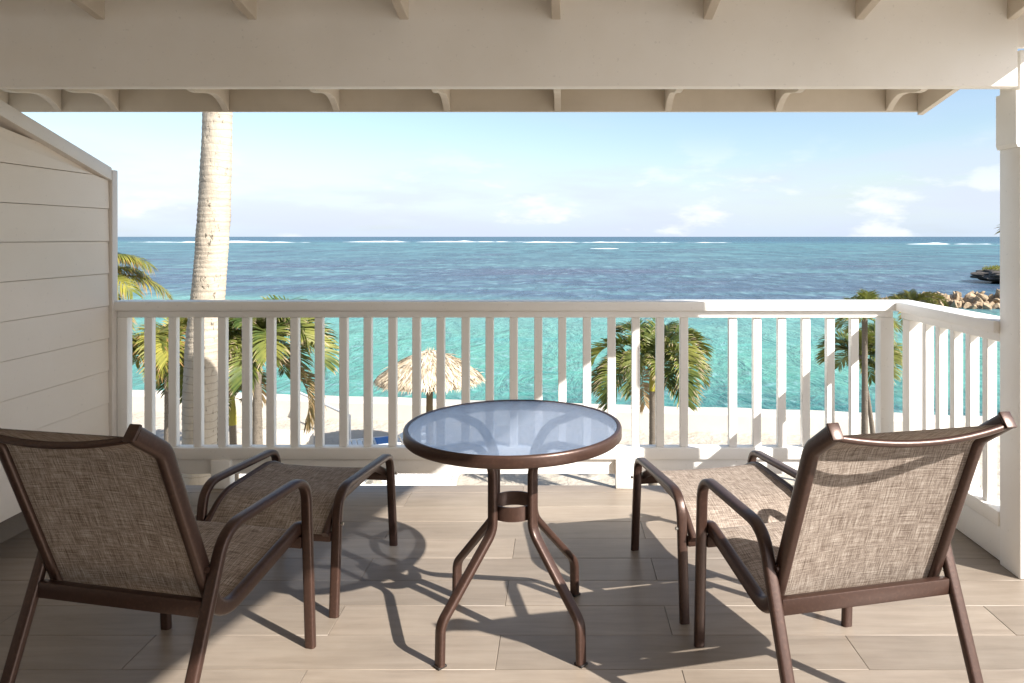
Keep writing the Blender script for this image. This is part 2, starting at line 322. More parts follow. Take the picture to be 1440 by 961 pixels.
# ------------------------------------------------------------------ mesh helpers
def tag(o, label=None, cat=None, group=None, kind=None):
    if label: o['label'] = label
    if cat: o['category'] = cat
    if group: o['group'] = group
    if kind: o['kind'] = kind
    return o
def link(name, me, mat=None, parent=None, loc=(0, 0, 0), rz=0.0):
    o = bpy.data.objects.new(name, me); COL.objects.link(o)
    if me is not None and mat is not None and not me.materials: me.materials.append(M[mat])
    o.location = loc; o.rotation_euler = (0, 0, rz)
    if parent: o.parent = parent
    return o
def empty(name, loc=(0, 0, 0), rz=0.0):
    o = bpy.data.objects.new(name, None); COL.objects.link(o); o.location = loc; o.rotation_euler = (0, 0, rz); o.empty_display_size = 0.1
    return o
class MB:
    def __init__(s): s.v = []; s.f = []; s.uv = []
    def add(s, vs, fs, uvs=None):
        b = len(s.v); s.v += [tuple(x) for x in vs]; s.f += [tuple(i+b for i in f) for f in fs]
        if uvs: s.uv += list(uvs)
        elif s.uv: s.uv += [(0, 0)]*len(vs)
        return s
    def box(s, a, b):
        (x0, y0, z0), (x1, y1, z1) = a, b
        return s.add([(x0, y0, z0), (x1, y0, z0), (x1, y1, z0), (x0, y1, z0), (x0, y0, z1), (x1, y0, z1), (x1, y1, z1), (x0, y1, z1)],
              [(0, 3, 2, 1), (4, 5, 6, 7), (0, 1, 5, 4), (1, 2, 6, 5), (2, 3, 7, 6), (3, 0, 4, 7)])
    def mesh(s, name, bevel=0.0, smooth=None, seg=2):
        me = bpy.data.meshes.new(name); me.from_pydata(s.v, [], s.f)
        if s.uv:
            l = me.uv_layers.new(name='uv')
            for lp in me.loops: l.data[lp.index].uv = s.uv[lp.vertex_index][:2]
        if bevel or not s.uv:
            bm = bmesh.new(); bm.from_mesh(me)
            if bevel: bmesh.ops.bevel(bm, geom=list(bm.edges), offset=bevel, segments=seg, affect='EDGES', profile=0.5)
            bmesh.ops.recalc_face_normals(bm, faces=bm.faces); bm.to_mesh(me); bm.free()
        if smooth is not None:
            me.shade_smooth(); me.set_sharp_from_angle(angle=R(smooth))
        return me
    def obj(s, name, mat, parent=None, bevel=0.0, smooth=None, loc=(0, 0, 0), rz=0.0):
        return link(name, s.mesh(name, bevel, smooth), mat, parent, loc, rz)
def box(name, a, b, mat, parent=None, bevel=0.004):
    return MB().box(a, b).obj(name, mat, parent, bevel, 40 if bevel else None)
def fillet(pts, rad, n=6):
    out = [Vector(pts[0])]
    for i in range(1, len(pts)-1):
        p, a, b = Vector(pts[i]), Vector(pts[i-1]), Vector(pts[i+1])
        r = rad[i] if isinstance(rad, (list, tuple)) else rad
        da, db = (a-p), (b-p); la, lb = da.length, db.length; da.normalize(); db.normalize()
        ang = da.angle(db); t = min(r/math.tan(ang/2), la*.49, lb*.49)
        s, e = p+da*t, p+db*t
        for k in range(n+1):
            q = k/n; out.append(s*(1-q)**2 + p*2*q*(1-q) + e*q*q)
    out.append(Vector(pts[-1])); return out
def sweep(mb, path, lat, w, h, rnd=0.35, twist=None):
    """rounded bar along path; lat = fixed lateral axis (width w), h in the path plane"""
    lat = Vector(lat).normalized(); sec = []
    rx = min(w, h)*rnd
    for cx, cy, a0 in ((w/2-rx, h/2-rx, 0), (-w/2+rx, h/2-rx, 90), (-w/2+rx, -h/2+rx, 180), (w/2-rx, -h/2+rx, 270)):
        for k in range(4):
            a = R(a0+30*k); sec.append((cx+rx*math.cos(a), cy+rx*math.sin(a)))
    m = len(sec); vs = []; n = len(path); P = [Vector(p) for p in path]
    for i, p in enumerate(P):
        tg = (P[min(i+1, n-1)]-P[max(i-1, 0)]).normalized()
        nr = tg.cross(lat).normalized(); l2 = nr.cross(tg).normalized()
        k = 1.0
        vs += [p + l2*x + nr*y for x, y in sec]
    fs = []
    for i in range(n-1):
        for j in range(m):
            a, b = i*m+j, i*m+(j+1) % m; fs.append((a, b, b+m, a+m))
    fs.append(tuple(range(m))[::-1]); fs.append(tuple(range((n-1)*m, n*m)))
    return mb.add(vs, fs)
def tube(mb, path, rad, m=8, uv=None):
    P = [Vector(p) for p in path]; n = len(P); vs = []; up = Vector((0.31, 0.94, 0.1))
    for i, p in enumerate(P):
        tg = (P[min(i+1, n-1)]-P[max(i-1, 0)]).normalized()
        a = tg.cross(up).normalized(); b = a.cross(tg).normalized()
        r = rad[i] if isinstance(rad, (list, tuple)) else rad
        for j in range(m):
            t = 2*math.pi*j/m; vs.append(p+a*(r*math.cos(t))+b*(r*math.sin(t)))
    fs = [(i*m+j, i*m+(j+1) % m, (i+1)*m+(j+1) % m, (i+1)*m+j) for i in range(n-1) for j in range(m)]
    fs.append(tuple(range(m))[::-1]); fs.append(tuple(range((n-1)*m, n*m)))
    return mb.add(vs, fs, [uv]*len(vs) if uv else None)
def copy_tree(o, parent=None):
    c = o.copy(); COL.objects.link(c); c.parent = parent
    for ch in list(o.children): copy_tree(ch, c)
    return c

# ------------------------------------------------------------------ sea, sand, sea wall
GZ, SZ = -3.5, -4.5
m = MB()
ys = [12]+[12*1.5**k for k in range(1, 21)]; ys[-1] = 40000
for i in range(len(ys)-1): m.add([(-45000, ys[i], SZ), (45000, ys[i], SZ), (45000, ys[i+1], SZ), (-45000, ys[i+1], SZ)], [(0, 1, 2, 3)])
me = m.mesh('sea'); bm = bmesh.new(); bm.from_mesh(me); bmesh.ops.remove_doubles(bm, verts=bm.verts, dist=.01); bm.to_mesh(me); bm.free()
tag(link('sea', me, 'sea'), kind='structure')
def wall_y(x): return 18.3 - 0.135*(x-1.6)
m = MB(); nx, ny = 90, 50
for j in range(ny+1):
    for i in range(nx+1):
        x = -45+90*i/nx; y = -30+(wall_y(x)+.1+30)*j/ny
        m.v.append((x, y, GZ + .05*noise.noise(Vector((x*.5, y*.5, 0))) + .02*noise.noise(Vector((x*2, y*2, 3)))))
m.f = [(j*(nx+1)+i, j*(nx+1)+i+1, (j+1)*(nx+1)+i+1, (j+1)*(nx+1)+i) for j in range(ny) for i in range(nx)]
tag(m.obj('beach', 'sand', smooth=60), kind='structure')
m = MB(); ra = math.atan(-0.135); N = 120; sec = [(0, GZ-1.6), (0, GZ+.43), (.06, GZ+.5), (.5, GZ+.5), (.56, GZ+.43), (.58, GZ-1.6)]
for i in range(N+1):
    x = -45+90*i/N
    for k, (dy, z) in enumerate(sec):
        w = .035*noise.noise(Vector((x*1.3, k*3.1, 0)))
        m.v.append((x+dy*.13, wall_y(x)+dy+w, z+(w*.8 if k in (1, 2, 3, 4) else 0)))
m.f = [(i*6+k, (i+1)*6+k, (i+1)*6+k+1, i*6+k+1) for i in range(N) for k in range(5)]
tag(m.obj('sea_wall', 'seawall', smooth=35), 'low pale concrete wall between the sand and the turquoise water', 'wall')

# breaking surf along the reef
def surf(x0, x1, y, hgt, seed):
    m = MB(); n = int((x1-x0)/5)+2; on = []
    for i in range(n):
        x = x0+(x1-x0)*i/(n-1); e = min(1, 6*min(i, n-1-i)/n+.05)
        a = max(0, noise.noise(Vector((x*.018, seed, 0)))+.26+.55*noise.noise(Vector((x*.07, seed, 5)))+.3*noise.noise(Vector((x*.19, seed, 8))))*e
        yy = y+18*noise.noise(Vector((x*.004, seed, 9)))
        w = 10+16*a; z = hgt*a
        m.v += [(x, yy-w*.5, SZ-.15), (x, yy-w*.25, SZ+z*.55), (x, yy-w*.12, SZ+z), (x, yy+w*.3, SZ+z*.55), (x, yy+w*.6, SZ-.15)]
    m.f = [(i*5+k, (i+1)*5+k, (i+1)*5+k+1, i*5+k+1) for i in range(n-1) for k in range(4)]
    return m.obj('surf', 'foam', smooth=60)
for k, (a, b, y, h, lab) in enumerate([(-410, -225, 735, 1.9, 'long white breaker on the reef to the left of the tall trunk'),
        (-240, 20, 790, 1.8, 'thin white breaker along the reef above the thatched umbrella'),
        (-40, 118, 730, 1.3, 'broken white surf line above the palm in the middle'),
        (270, 420, 560, 1.8, 'bright white breaker beside the right post'),
        (120, 175, 700, .9, 'short fleck of surf right of the middle of the reef'),
        (-900, -400, 770, 1.5, 'surf line running behind the beige partition'),
        (420, 900, 600, 1.7, 'surf line running on behind the right post'),
        (14, 28, 340, .5, 'small lone whitecap in front of the reef')]):
    tag(surf(a, b, y, h, 3.7*k+.5), lab, 'surf')

# ------------------------------------------------------------------ building behind and below
RX = lambda k: -0.023+0.607*(k-4)
rz0 = lambda y: 2.264-0.18*(y-2.89)
b = empty('beach_house', (0, -1.6, 0)); tag(b, 'cream rendered house front with glass door behind the balcony', 'building')
for nm, A, B in (('wall', (-6, -.15, 0), (-1.3, 0, 3.0)), ('wall', (1.3, -.15, 0), (1.98, 0, 3.0)), ('wall', (-1.3, -.15, 2.2), (1.3, 0, 3.0)),
                 ('lower_wall', (-6, -.15, GZ-.3), (1.98, 0, -.2)), ('side_wall', (1.83, -6, GZ-.3), (1.98, -.152, 3.0))):
    box(nm, A, B, 'render', b, 0)
d = box('door_frame', (-1.3, -.1, 0), (1.3, -.06, .08), 'white', b); box('door_frame', (-1.3, -.1, 2.12), (1.3, -.06, 2.2), 'white', b)
for x in (-1.3, -.04, 1.22): box('door_frame', (x, -.1, .082), (x+.08, -.058, 2.118), 'white', b)
for x in (-1.22, .04):
    box('pane', (x, -.085, .08), (x+1.18, -.075, 2.12), 'clear', b, 0)
    m = MB(); K = 60
    for i in range(K+1): m.v += [(x+1.18*i/K, -.14+.012*math.sin(i*1.1), z) for z in (.09, 2.11)]
    m.f = [(2*i, 2*i+2, 2*i+3, 2*i+1) for i in range(K)]; m.obj('bounce_curtain', 'render', b, 0, 80)  # out of view, pale curtain added to bounce light onto the balcony

# ------------------------------------------------------------------ balcony floor of planks
fl = box('balcony_floor', (-2.95, -1.598, -.2), (2.0, 4.04, -.012), 'grout', None, 0); tag(fl, kind='structure')
PL, PW, J = 1.21, 0.2015, 0.0016
row0 = 2.322-19*PW
plank_cache = {}
for r in range(0, 29):
    y0 = row0+r*PW; y1 = y0+PW
    if y0 > 4.03: break
    y1 = min(y1, 4.045); ph = (-.215 if r % 2 else .388)
    k = -3
    while True:
        x0 = ph+PL*k; x1 = x0+PL; k += 1
        if x0 > 1.99: break
        a, c = max(x0, -2.95), min(x1, 2.0)
        if c-a < .02: continue
        key = (round(c-a, 4), round(y1-y0, 4))
        if key not in plank_cache:
            hx, hy = (c-a)/2-J/2, (y1-y0)/2-J/2
            plank_cache[key] = MB().box((-hx, -hy, -.012), (hx, hy, 0)).mesh('floor_plank', .001, 40, 1)
        o = link('floor_plank', plank_cache[key], 'tile', fl, ((a+c)/2, (y0+y1)/2, random.uniform(-.0004, .0004)))
box('slab_edge', (-6, 3.9, -.35), (-2.952, 4.038, -.02), 'concrete', fl, 0)

# ------------------------------------------------------------------ left partition of lapped boards
pw = empty('partition_wall', (-2.5, 2.0, 0)); tag(pw, 'beige lapped board partition with sloping top at the left', 'wall')
ztop = lambda y: 1.783+.288*(3.95-y)
def clip(poly, f):
    out = []
    for i in range(len(poly)):
        a, c = poly[i], poly[(i+1) % len(poly)]; fa, fc = f(a), f(c)
        if fa >= 0: out.append(a)
        if (fa >= 0) != (fc >= 0):
            t = fa/(fa-fc); out.append((a[0]+(c[0]-a[0])*t, a[1]+(c[1]-a[1])*t))
    return out
EXP = .178; zb = .129; k = 0
while zb+EXP*k < 2.65:
    z0 = zb+EXP*k; z1 = z0+EXP-.003
    poly = clip([(-1.598, z0), (3.957, z0), (3.957, z1), (-1.598, z1)], lambda p: min(ztop(p[0])-.072, 2.62)-p[1])
    k += 1
    if len(poly) < 3: continue
    vs = []
    for y, z in poly: vs.append((.001+.006*(1-(z-z0)/EXP), y-2, z+.0015))
    for y, z in poly: vs.append((-.02, y-2, z+.0015))
    n = len(poly); mm = MB().add(vs, [tuple(range(n)), tuple(range(n, 2*n))[::-1]]+[(i, i+n, (i+1) % n+n, (i+1) % n) for i in range(n)])
    mm.obj('siding_board', 'siding', pw)
core = clip([(-1.598, .125), (3.957, .125), (3.957, 3.2), (-1.598, 3.2)], lambda p: min(ztop(p[0])-.004, 2.66)-p[1])
vs = [(-.021, y-2, z) for y, z in core]+[(-.12, y-2, z) for y, z in core]; n = len(core)
MB().add(vs, [tuple(range(n)), tuple(range(n, 2*n))[::-1]]+[(i, i+n, (i+1) % n+n, (i+1) % n) for i in range(n)]).obj('core', 'siding', pw)
ye = 3.95-(2.66-1.783)/.288
for nm, prof in (('top_trim', [(3.96, ztop(3.96)-.07), (3.96, ztop(3.96)), (ye, 2.66), (ye, 2.59)]),):
    vs = [(.020, y-2, z) for y, z in prof]+[(-.135, y-2, z+.001) for y, z in prof]
    MB().add(vs, [(0, 1, 2, 3), (7, 6, 5, 4)]+[(i, i+4, (i+1) % 4+4, (i+1) % 4) for i in range(4)]).obj(nm, 'trim', pw, .003, 40)
box('end_trim', (-.14, 1.961, .0), (.022, 2.01, ztop(4.0)), 'trim', pw, .004)
box('shadow_gap_curb', (-.10, -3.59, 0), (-.06, 1.955, .124), 'grout', pw, 0)  # dark strip set back under the boards to stand for the shadow gap

# ------------------------------------------------------------------ roof over the balcony
rf = empty('balcony_roof', (0, 2.9, 2.3)); tag(rf, 'white painted beam with exposed rafters and eave board overhead', 'roof')
def ro(a, b_, nm, mat, bev=.006):
    o = (0, 2.9, 2.3); return box(nm, tuple(x-y for x, y in zip(a, o)), tuple(x-y for x, y in zip(b_, o)), mat, rf, bev)
ro((-6, 2.87, 2.0), (1.824, 2.928, 2.405), 'beam', 'beam', .006)
ro((1.832, 2.90, 2.165), (2.06, 2.926, 2.40), 'header', 'beam', .004)
prof = [(-1.59, rz0(-1.59))]+[(y, rz0(y)) for y in (2.0, 3.4)]
for q in range(0, 9):
    a = q/8; prof.append((3.58+.365*a, 2.136-.035*a-.012+.05*math.sin(math.pi*a**1.5)))
prof += [(3.948, rz0(3.948)+.14), (-1.59, rz0(-1.59)+.14)]
n = len(prof); vs = [(-.018, y, z) for y, z in prof]+[(.018, y, z) for y, z in prof]
rm = MB().add(vs, [tuple(range(n)), tuple(range(n, 2*n))[::-1]]+[(i, i+n, (i+1) % n+n, (i+1) % n) for i in range(n)]).mesh('rafter', .0025, None, 1)
for x in [RX(k) for k in range(-4, 8)]+[-2.765]:
    link('rafter', rm, 'rafter', rf, (x, -2.9, -2.3))
ro((-6, 3.95, 2.088), (1.987, 3.975, 2.275), 'fascia', 'rafter', .003)
def slab(nm, x0, x1, y0, y1, lo, hi, mat):
    vs = []
    for x in (x0, x1):
        for y, dz in ((y0, lo), (y1, lo), (y1, hi), (y0, hi)): vs.append((x, y-2.9, rz0(y)+dz-2.3))
    return MB().add(vs, [(0, 1, 2, 3), (7, 6, 5, 4)]+[(i, (i+1) % 4, (i+1) % 4+4, i+4) for i in range(4)]).obj(nm, mat, rf)
slab('roof_deck', -6, 1.985, -1.59, 3.99, .142, .20, 'ceiling')
slab('barge_board', 1.955, 1.985, 2.94, 3.948, -.005, .141, 'rafter')
slab('barge_board', 1.955, 1.985, -1.59, 2.86, -.075, .141, 'rafter')  # out-of-view length, made deeper to keep sun off the beam end
slab('roof_sheet', -6, 1.98, -6.5, -1.592, .10, .20, 'concrete')

# ------------------------------------------------------------------ right post
sp = empty('support_post', (1.94, 3.0, 0)); tag(sp, 'white square post carrying the beam at the right edge', 'post')
box('shaft', (-.07, -.07, 0), (.07, .07, 2.163), 'white', sp, .006)
m = MB(); s = [( -.092, 1.80), (-.092, 2.0), (-.0705, 2.0), (-.0705, 1.765), (-.078, 1.775)]
prof = [(-.0705, 1.768), (-.079, 1.768), (-.085, 1.785), (-.085, 1.998), (-.0705, 1.998)]
n = 5; vs = [(x, -.0685, z) for x, z in prof]+[(x, .0685, z) for x, z in prof]
MB().add(vs, [tuple(range(n))[::-1], tuple(range(n, 2*n))]+[(i, (i+1) % n, (i+1) % n+n, i+n) for i in range(n)]).obj('cleat', 'white', sp)

# ------------------------------------------------------------------ railings
fr = empty('front_railing', (-.35, 4.04, 0)); tag(fr, 'long white wooden balcony railing facing the sea', 'railing')
def rl(nm, a, b_, par, o, bev=.004): return box(nm, tuple(x-y for x, y in zip(a, o)), tuple(x-y for x, y in zip(b_, o)), 'white', par, bev)
O = (-.35, 4.04, 0)
rl('cap_rail', (-2.52, 3.975, .988), (1.985, 4.105, 1.04), fr, O, .007)
rl('top_rail', (-2.478, 4.0, .949), (1.846, 4.06, .986), fr, O)
rl('bottom_rail', (-2.478, 3.995, .160), (1.77, 4.065, .224), fr, O)
rl('skirt_board', (-2.478, 4.015, .073), (1.77, 4.045, .158), fr, O)
px = [-2.311+.1362*k for k in range(30)]
bmesh_ = MB().box((-.0225, -.019, .2245), (.0225, .019, .9485)).mesh('baluster', .003, 40, 1)
for k, x in enumerate(px):
    if abs(x-.82) < .05 or x > 1.72: continue
    link('baluster', bmesh_, 'white', fr, (x-O[0]+random.uniform(-.002, .002), -.008, 0))
rl('end_post', (-2.476, 3.998, .2245), (-2.42, 4.05, .9485), fr, O)
rl('corner_post', (1.772, 3.99, -.0), (1.846, 4.064, .9485), fr, O, .005)
for x in (.30, -1.95): rl('foot_block', (x, 3.985, 0), (x+.108, 4.05, .159), fr, O, .005)
sr = empty('side_railing', (1.91, 3.55, 0)); tag(sr, 'short white side railing between corner and right post', 'railing')
O = (1.91, 3.55, 0)
rl('cap_rail', (1.846, 3.072, .988), (1.985, 3.973, 1.04), sr, O, .007)
rl('top_rail', (1.875, 3.072, .949), (1.945, 3.973, .986), sr, O)
rl('bottom_rail', (1.865, 3.072, .16), (1.955, 3.99, .224), sr, O)
rl('skirt_board', (1.885, 3.072, .004), (1.935, 3.99, .158), sr, O)
for y in (3.205, 3.34, 3.475, 3.61, 3.745): 
    link('baluster', bmesh_, 'white', sr, (1.909-O[0], y-O[1], 0), R(0))
rl('end_post', (1.868, 3.862, .2245), (1.952, 3.94, .9485), sr, O)

# ------------------------------------------------------------------ table
tb = empty('patio_table', (-.173, 2.573, 0)); tag(tb, 'round bronze patio table with wavy glass top between the two loungers', 'table')
m = MB(); NS = 96
prof = [(.367, .690), (.383, .690), (.387, .694), (.387, .722), (.384, .729), (.378, .731), (.372, .729), (.370, .7235), (.367, .723)]
for i in range(NS):
    a = 2*math.pi*i/NS
    for r_, z in prof: m.v.append((r_*math.cos(a), r_*math.sin(a), z))
n = len(prof); m.f = [(i*n+k, ((i+1) % NS)*n+k, ((i+1) % NS)*n+(k+1) % n, i*n+(k+1) % n) for i in range(NS) for k in range(n)]
m.obj('rim', 'bronze', tb, 0, 50)
m = MB(); vs = [(.3695*math.cos(2*math.pi*i/NS), .3695*math.sin(2*math.pi*i/NS), z) for z in (.7238, .7278) for i in range(NS)]
m.add(vs, [tuple(range(NS))[::-1], tuple(range(NS, 2*NS))]+[(i, (i+1) % NS, (i+1) % NS+NS, i+NS) for i in range(NS)]).obj('glass_top', 'glass', tb)
lp = fillet([(.325, 0, .006), (.322, 0, .135), (.098, 0, .375), (.098, 0, .60), (.17, 0, .693), (.366, 0, .706)], [0, .07, .09, .11, .13, 0], 8)
m = MB(); sweep(m, lp, (0, 1, 0), .036, .024); lm = m.mesh('leg', 0, 40)
gm = MB().box((.308, -.0165, 0), (.342, .0165, .007)).mesh('glide', .001, None, 1)
for a in (45, 135, 225, 315):
    o = link('leg', lm, 'bronze', tb, (0, 0, 0), R(a+1.5)); link('glide', gm, 'rubber', o)
m = MB(); prof = [(.078, .41), (.0845, .41), (.0845, .46), (.078, .46)]
for i in range(48):
    a = 2*math.pi*i/48
    for r_, z in prof: m.v.append((r_*math.cos(a), r_*math.sin(a), z))
m.f = [(i*4+k, ((i+1) % 48)*4+k, ((i+1) % 48)*4+(k+1) % 4, i*4+(k+1) % 4) for i in range(48) for k in range(4)]
m.obj('ring', 'bronze', tb, 0, 40)

# ------------------------------------------------------------------ chairs and ottomans
def sling_mesh(path, hw, sag, off, wrap=.0):
    P = [Vector(p) for p in path]; n = len(P); K = 14; m = MB(); s = 0
    for i, p in enumerate(P):
        if i: s += (p-P[i-1]).length
        tg = (P[min(i+1, n-1)]-P[max(i-1, 0)]).normalized(); nr = Vector((1, 0, 0)).cross(tg).normalized()
        for k in range(K+1):
            u = -hw+2*hw*k/K; e = 1-(u/hw)**2; q = min(1.0, 5.0*min(i, n-1-i)/n)
            v = p+nr*(off-sag*e*q); m.v.append((u, v.y, v.z)); m.uv.append((u, s))
    m.f = [(i*(K+1)+k, i*(K+1)+k+1, (i+1)*(K+1)+k+1, (i+1)*(K+1)+k) for i in range(n-1) for k in range(K)]
    return m
def resample(path, step):
    P = [Vector(p) for p in path]; out = [P[0]]
    for a, c in zip(P, P[1:]):
        k = max(1, int((c-a).length/step))
        for i in range(1, k+1): out.append(a.lerp(c, i/k))
    return out
def bolt(par, x, y, z, s):
    m = MB(); tube(m, [(x, y, z), (x+s*.008, y, z)], .0065, 8); m.obj('bolt', 'steel', par, 0, 40)
def make_chair():
    c = empty('lounge_chair'); H = .285
    side = fillet([(0, 0, .0), (0, -.028, .59), (0, -.44, .578), (0, -.65, .0)], [0, .085, .105, 0], 9)
    m = MB(); sweep(m, side, (1, 0, 0), .036, .025); sm = m.mesh('arm_frame', 0, 40)
    for s in (-1, 1):
        link('arm_frame', sm, 'bronze', c, (s*H, 0, 0))
    inner = fillet([(0, -.004, .405), (0, -.03, .412), (0, -.425, .315), (0, -.630, .850), (0, -.728, .920)], [0, .03, .10, .07, 0], 9)
    m = MB(); sweep(m, inner, (1, 0, 0), .032, .044); im = m.mesh('sling_rail', 0, 40)
    cm = MB().box((-.0162, -.005, -.0222), (.0162, .005, .0222)).mesh('end_cap', .003, 40, 2)
    for s in (-1, 1):
        o = link('sling_rail', im, 'bronze', c, (s*.252, 0, 0))
        e = link('end_cap', cm, 'bronze', o, (0, -.732, .9235)); e.rotation_euler = (R(-35.5), 0, 0)
        bolt(c, s*.2665, -.505, .50, -s); 
        m = MB(); tube(m, [(s*.26, -.492, .485), (s*.275, -.492, .485)], .009, 8); m.obj('spacer', 'bronze', c)
    sl = sling_mesh(resample(inner, .02), .240, .016, .008); sl.obj('sling', 'sling', c, 0, 80)
    m = MB(); m.box((-.268, -.515, .362), (.268, -.490, .408)); m.obj('rear_crossbar', 'bronze', c, .004, 40)
    m = MB(); m.box((-.268, -.032, .345), (.268, -.010, .385)); m.obj('front_crossbar', 'bronze', c, .004, 40)
    bow = [(x, -.730-.012*(1-(x/.25)**2), .908-.025*(1-(x/.25)**2)) for x in [-.25+.5*i/16 for i in range(17)]]
    m = MB(); tube(m, bow, .0095, 10); m.obj('top_bow', 'bronze', c, 0, 50)
    bow = [(x, -.365, .322-.035*(1-(x/.25)**2)) for x in [-.25+.5*i/16 for i in range(17)]]
    m = MB(); tube(m, bow, .009, 8); m.obj('seat_bow', 'bronze', c, 0, 50)
    return c
def make_ottoman():
    c = empty('ottoman'); H = .27
    side = fillet([(0, 0, 0), (0, .035, .452), (0, .57, .428), (0, .62, 0)], [0, .10, .075, 0], 9)
    m = MB(); sweep(m, side, (1, 0, 0), .036, .025); sm = m.mesh('leg_frame', 0, 40)
    for s in (-1, 1):
        link('leg_frame', sm, 'bronze', c, (s*H, 0, 0))
    inner = fillet([(0, -.006, .300), (0, .11, .392), (0, .47, .400), (0, .60, .335)], [0, .22, .2, 0], 9)
    m = MB(); sweep(m, inner, (1, 0, 0), .024, .030); im = m.mesh('sling_rail', 0, 40)
    for s in (-1, 1):
        link('sling_rail', im, 'bronze', c, (s*.238, 0, 0))
        bolt(c, s*.2885, .022, .335, s); bolt(c, s*.2885, .592, .335, s)
    sling_mesh(resample(inner, .02), .232, .010, .006).obj('sling', 'sling', c, 0, 80)
    for y, z in ((.012, .272), (.588, .305)):
        m = MB(); m.box((-.255, y-.011, z), (.255, y+.011, z+.036)); m.obj('crossbar', 'bronze', c, .004, 40)
    return c
ch = make_chair(); ch.location = (.748, 2.523, 0); ch.rotation_euler = (0, 0, R(13)); tag(ch, 'brown sling lounge chair with sunlit back beside the right post', 'chair', 'patio lounge chairs')
c2_ = copy_tree(ch); c2_.location = (-1.136, 2.51, 0); c2_.rotation_euler = (0, 0, R(-12)); c2_['label'] = 'brown sling lounge chair in shade beside the beige partition'
ot = make_ottoman(); ot.location = (.71, 2.655, 0); ot.rotation_euler = (0, 0, R(11)); tag(ot, 'sling ottoman in front of the chair by the right post', 'ottoman', 'sling ottomans')
o2 = copy_tree(ot); o2.location = (-1.107, 2.679, 0); o2.rotation_euler = (0, 0, R(-7)); o2['label'] = 'sling ottoman in front of the chair by the beige partition'

# ------------------------------------------------------------------ palms
def frond_mesh(name, L, e0, bend, leaf, nl, width, vang=20, droop=.5, start=.16, seed=0, pw=1.3, fwd=.55):
    rg = random.Random(seed); m = MB(); P = []; p = Vector((0, 0, 0)); n = 14
    for i in range(n+1):
        P.append(p.copy()); s = i/n; a = R(e0)-R(bend)*s**pw
        p = p+Vector((math.cos(a), 0, math.sin(a)))*(L/n)
    def at(s):
        x = min(s, .9999)*n; i = int(x); return P[i].lerp(P[i+1], x-i), (P[i+1]-P[i]).normalized()
    rad = [max(.004, .017*L/1.5*(1-.85*i/n)) for i in range(n+1)]
    m.uv = []
    tube(m, P, rad, 5, (.95, .1))
    for k in range(nl):
        s = start+(1-start)*(k+.5)/nl
        for sd in (-1, 1):
            q, tg = at(min(1, s+rg.uniform(-.01, .01))); side = Vector((0, sd, 0)); up = side.cross(tg)*sd*1.0
            if up.z < 0: up = -up
            ll = leaf*(math.sin(math.pi*(.12+.80*(s-start)/(1-start)))**.6)*rg.uniform(.85, 1.1)
            va = R(vang+rg.uniform(-9, 9)); f = fwd+.5*max(0, s-.6)/.4+rg.uniform(-.08, .08)
            d = (side*math.cos(va)+up*math.sin(va)+tg*f).normalized()
            wv = (tg-d*tg.dot(d)).normalized()*width*.5
            g = Vector((0, 0, -1)); dr = droop*rg.uniform(.7, 1.35)
            a1 = q+d*ll*.42+g*dr*ll*.10; a2 = q+d*ll*.76+g*dr*ll*.36; a3 = q+d*ll*.96+g*dr*ll*.72
            u = rg.random(); b_ = len(m.v)
            m.add([q-wv*.35, q+wv*.35, a1-wv, a1+wv, a2-wv*.7, a2+wv*.7, a3], [(0, 1, 3, 2), (2, 3, 5, 4), (4, 5, 6)],
                  [(u, 0), (u, 0), (u, .42), (u, .42), (u, .76), (u, .76), (u, 1)])
    me = m.mesh(name); me.shade_smooth(); return me
def trunk_mesh(path, rad, m_=20, seed=0, ring=.07):
    P = [Vector(p) for p in path]; tot = sum((b_-a).length for a, b_ in zip(P, P[1:])); n = max(8, int(tot/ring)*3)
    # Catmull-Rom resample
    def cr(t):
        x = t*(len(P)-1); i = min(int(x), len(P)-2); f = x-i
        p0, p1, p2, p3 = P[max(i-1, 0)], P[i], P[i+1], P[min(i+2, len(P)-1)]
        r_ = rad[i]*(1-f)+rad[i+1]*f
        return .5*((2*p1)+(p2-p0)*f+(2*p0-5*p1+4*p2-p3)*f*f+(3*p1-p0-3*p2+p3)*f**3), r_
    mb = MB(); vs = []
    for i in range(n+1):
        c, r_ = cr(i/n); rr = r_*(1+(.03 if i % 3 == 0 else (.01 if i % 3 == 1 else 0))*(1+noise.noise(Vector((0, seed, c.z*5)))))
        for j in range(m_):
            a = 2*math.pi*j/m_; k = 1+.05*noise.noise(Vector((math.cos(a)*2, math.sin(a)*2, c.z*3+seed)))+.025*noise.noise(Vector((math.cos(a)*6, math.sin(a)*6, c.z*11+seed)))
            vs.append((c.x+rr*k*math.cos(a), c.y+rr*k*math.sin(a), c.z))
    fs = [(i*m_+j, i*m_+(j+1) % m_, (i+1)*m_+(j+1) % m_, (i+1)*m_+j) for i in range(n) for j in range(m_)]
    fs.append(tuple(range((n)*m_, (n+1)*m_)))
    me = MB().add(vs, fs).mesh('trunk', 0, None); me.shade_smooth(); return me
def pix(x, y, D): return Vector(((x-790)*D/1010, D, 1.4+(333-y)*D/1010))
FR = {}
FR['arch'] = [frond_mesh('frond', 1.3, e, b_, .46, 64, .028, 34, .38, seed=s) for s, (e, b_) in enumerate([(70, 150), (55, 140), (40, 125), (78, 120), (20, 105)])]
FR['coco'] = [frond_mesh('frond', 2.6, e, b_, .70, 84, .034, 8, .75, seed=20+s) for s, (e, b_) in enumerate([(55, 110), (35, 95), (15, 75), (70, 120)])]
FR['fan'] = [frond_mesh('frond', .8, e, b_, .36, 34, .026, 25, .35, seed=40+s, fwd=.8) for s, (e, b_) in enumerate([(75, 70), (50, 90), (25, 90), (5, 80)])]
